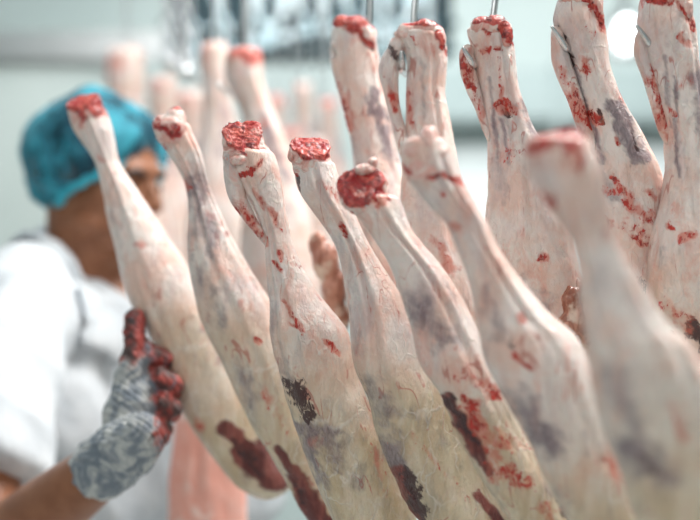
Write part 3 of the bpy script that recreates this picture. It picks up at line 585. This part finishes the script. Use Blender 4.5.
# bouffant cap: thin pleated cloth, see-through
n = NT('cap_cloth'); nz = n.noise(16, 5, .6, (1, 1, .6), .6); fine = n.noise(120, 3)
n.set('Base Color', n.mix(n.ramp(nz, .35, .65), (.006, .09, .15), (.035, .31, .41))); n.set('Roughness', .75); n.bump(nz, .01, .8)
tr = n.n('ShaderNodeBsdfTransparent'); mx = n.n('ShaderNodeMixShader', {0: n.ramp(nz, .38, .62, .72, .06)}); n.t.links.new(n.b.outputs[0], mx.inputs[1]); n.t.links.new(tr.outputs[0], mx.inputs[2]); n.t.links.new(mx.outputs[0], n.out.inputs[0])
CAP = n.m
nn = Vector((-.60, 0, .80)).normalized(); off = -.016
bm = bmesh.new(); q = bmesh.ops.create_uvsphere(bm, u_segments=96, v_segments=64, radius=1)
for v in bm.verts:
    p = Vector((v.co.x*.108-.024, v.co.y*.102, v.co.z*.102+.032)); h = p.dot(nn)-off
    a = math.atan2(p.y, p.x); pl = math.sin(a*34+3*noise.noise(p*20))*.0022*(1-sm(.0, .09, h))
    p += p.normalized()*(pl+noise.fractal(p*14, 1, 2, 3)*.010+.010*math.exp(-((h-.03)/.025)**2))
    if h < .012: p -= (p-nn*p.dot(nn))*.10*(1-sm(-.01, .012, h))
    v.co = p
bmesh.ops.delete(bm, geom=[v for v in bm.verts if v.co.dot(nn) < off-.006], context='VERTS')
edge = [e for e in bm.edges if e.is_boundary]; ev = sorted({v for e in edge for v in e.verts}, key=lambda v: math.atan2(v.co.y, v.co.dot(nn.cross(Vector((0, 1, 0))))))
bandp = [H(*v.co) for v in ev]
for v in bm.verts: v.co = H(*v.co)
cap = link('hair_cap', bm_me(bm), CAP, worker)
sd = cap.modifiers.new('s', 'SOLIDIFY'); sd.thickness = .0006
BAND = plain('cap_band_cloth', (.03, .42, .56), (.06, .50, .62), 60, .7, .004)
bm = bmesh.new(); bp = bandp[::3]; bp.append(bp[0]); chain_bm(bm, bp, [.0065]*len(bp), 8); link('elastic_band', bm_me(bm), BAND, cap)
# coat
bm = bmesh.new()
ell_bm(bm, neckb+Vector((.01, .0, -.22)), (.205, .135, .22), Matrix.Rotation(-.25, 3, 'Z'), 28); ell_bm(bm, neckb+Vector((.01, 0, -.48)), (.19, .14, .28), None, 28)
chain_bm(bm, [P(58, 268, 2.24), P(24, 292, 2.12), SH+Vector((.02, .03, .0)), SH.lerp(EL, .35), SH.lerp(EL, .68)], [.050, .068, .080, .078, .080], 22, False)
chain_bm(bm, [P(60, 268, 2.25), P(74, 330, 2.19), P(96, 410, 2.17), P(96, 480, 2.19)], [.052, .088, .115, .13], 22)
chain_bm(bm, [P(60, 262, 2.27), P(112, 290, 2.36)], [.05, .06], 20)
ell_bm(bm, P(70, 350, 2.07), (.06, .06, .085)); ell_bm(bm, P(56, 420, 2.04), (.07, .06, .10))
chain_bm(bm, [neckb+Vector((0, 0, -.10)), SH2, SH2.lerp(EL2, .7)], [.075, .085, .08], 22)
chain_bm(bm, [base+Vector((.0, 0, 1.0)), base+Vector((0, 0, .72)), base+Vector((0, 0, .55))], [.17, .19, .21], 26, False)
me = remesh(bm, .007, 10)
nrms = [v.normal.copy() for v in me.vertices]
for v, vn in zip(me.vertices, nrms):
    q = v.co*9; v.co += vn*(noise.fractal(Vector((q.x, q.y, q.z*.6)), 1, 2, 3)*.010)
    v.co += vn*(.5-abs(noise.noise(Vector((v.co.x*11+3, v.co.y*11+1, v.co.z*6)))))*.022
fw = Vector((.84, -.54, 0))
coat = link('white_coat', me.copy(), COAT, worker)
from mathutils.bvhtree import BVHTree
bvh = BVHTree.FromPolygons([v.co.copy() for v in me.vertices], [tuple(p.vertices) for p in me.polygons])
def collar(top, low, lift=.010):
    bm = bmesh.new(); T = spline(top, 6); L = spline(low, 6); rows = []
    for a, b in zip(T, L):
        row = []
        for k in range(6):
            u = k/5; p = a.lerp(b, u); hit = bvh.find_nearest(p)
            if u > .15:
                q = hit[0]+hit[1]*(lift+.004*math.sin(math.pi*u)); p = p.lerp(q, sm(.1, .5, u))
            row.append(bm.verts.new(p))
        rows.append(row)
    for a_, b_ in zip(rows, rows[1:]):
        for k in range(5): bm.faces.new((a_[k], b_[k], b_[k+1], a_[k+1]))
    o = link('collar', bm_me(bm), COAT, coat); q = o.modifiers.new('s', 'SOLIDIFY'); q.thickness = .004; q.offset = 1
collar([P(44, 236, 2.27), P(50, 244, 2.19), P(66, 272, 2.13), P(86, 306, 2.09), P(106, 338, 2.08)],
       [P(30, 252, 2.27), P(26, 268, 2.16), P(36, 300, 2.08), P(60, 335, 2.05), P(98, 362, 2.05)])
collar([P(106, 338, 2.10), P(128, 318, 2.16), P(136, 290, 2.26), P(112, 256, 2.34), P(66, 238, 2.34), P(44, 236, 2.27)],
       [P(112, 364, 2.06), P(146, 350, 2.14), P(160, 312, 2.26), P(134, 272, 2.40), P(64, 256, 2.40), P(30, 252, 2.27)])
for k in range(4):
    c = tor+fw*.150+Vector((.0, -.01, .06-.11*k)); bm = bmesh.new(); ell_bm(bm, c, (.008, .004, .008), Matrix.Rotation(math.radians(57), 3, 'Z'), 12); link('button', bm_me(bm), BOOT, coat)
# trousers and boots
bm = bmesh.new()
for s in (-1, 1): chain_bm(bm, [base+Vector((.08*s, 0, .95)), base+Vector((.10*s, -.02, .5)), base+Vector((.11*s, 0, .22))], [.12, .085, .075], 18, False)
link('trousers', remesh(bm, .008, 4), TROUS, worker)
for s in (-1, 1):
    bm = bmesh.new(); chain_bm(bm, [base+Vector((.11*s, 0, .30)), base+Vector((.11*s, 0, .10))], [.072, .062], 18, False); ell_bm(bm, base+Vector((.12*s, -.05, .055)), (.058, .14, .054))
    link('boot', remesh(bm, .006, 4), BOOT, worker)
# glove
n = NT('knitted_glove'); wv = n.n('ShaderNodeTexWave', {'Vector': n.tc.outputs['Object'], 'Scale': 60.0, 'Distortion': 2.0}, bands_direction='DIAGONAL').outputs[1]
wv2 = n.noise(38, 5, .6, None, 1)
col = n.mix(n.ramp(wv2, .38, .62), (.16, .19, .23), (.50, .51, .50)); col = n.mix(n.ramp(wv, .2, .8, .06, 0), col, (.2, .22, .25))
fb = n.math('ADD', n.attr('blood'), n.math('MULTIPLY', n.math('SUBTRACT', wv2, .5), 2.6))
col = n.mix(n.ramp(fb, .35, .9, 0, .93), col, n.mix(n.ramp(n.noise(70, 4), .4, .6), (.045, .010, .008), (.36, .035, .022)))
n.set('Base Color', col); n.set('Roughness', .6); n.bump(wv, .0012, .6)
bm = bmesh.new(); hand_bm(bm, 1.16); ax = (WR-EL).normalized()
chain_bm(bm, [WR-ax*.035, WR-ax*.015, WR+ax*.02, WR+ax*.045], [.035, .034, .034, .026], 20)
me = remesh(bm, .0022, 3); wobble(me, .0022, 90, 5)
vals = []
for v in me.vertices:
    x = 350+v.co.x*F/v.co.y; y = 260-(v.co.z-CZ)*F/v.co.y
    k = sm(134, 162, x+(-.12)*(y-380)); k = max(k, 1-sm(335, 385, y)); vals.append(k)
fattr(me, 'blood', vals); gl = link('glove', me, n.m, worker); gl['label'] = 'grey knitted glove, blood red at the fingers'
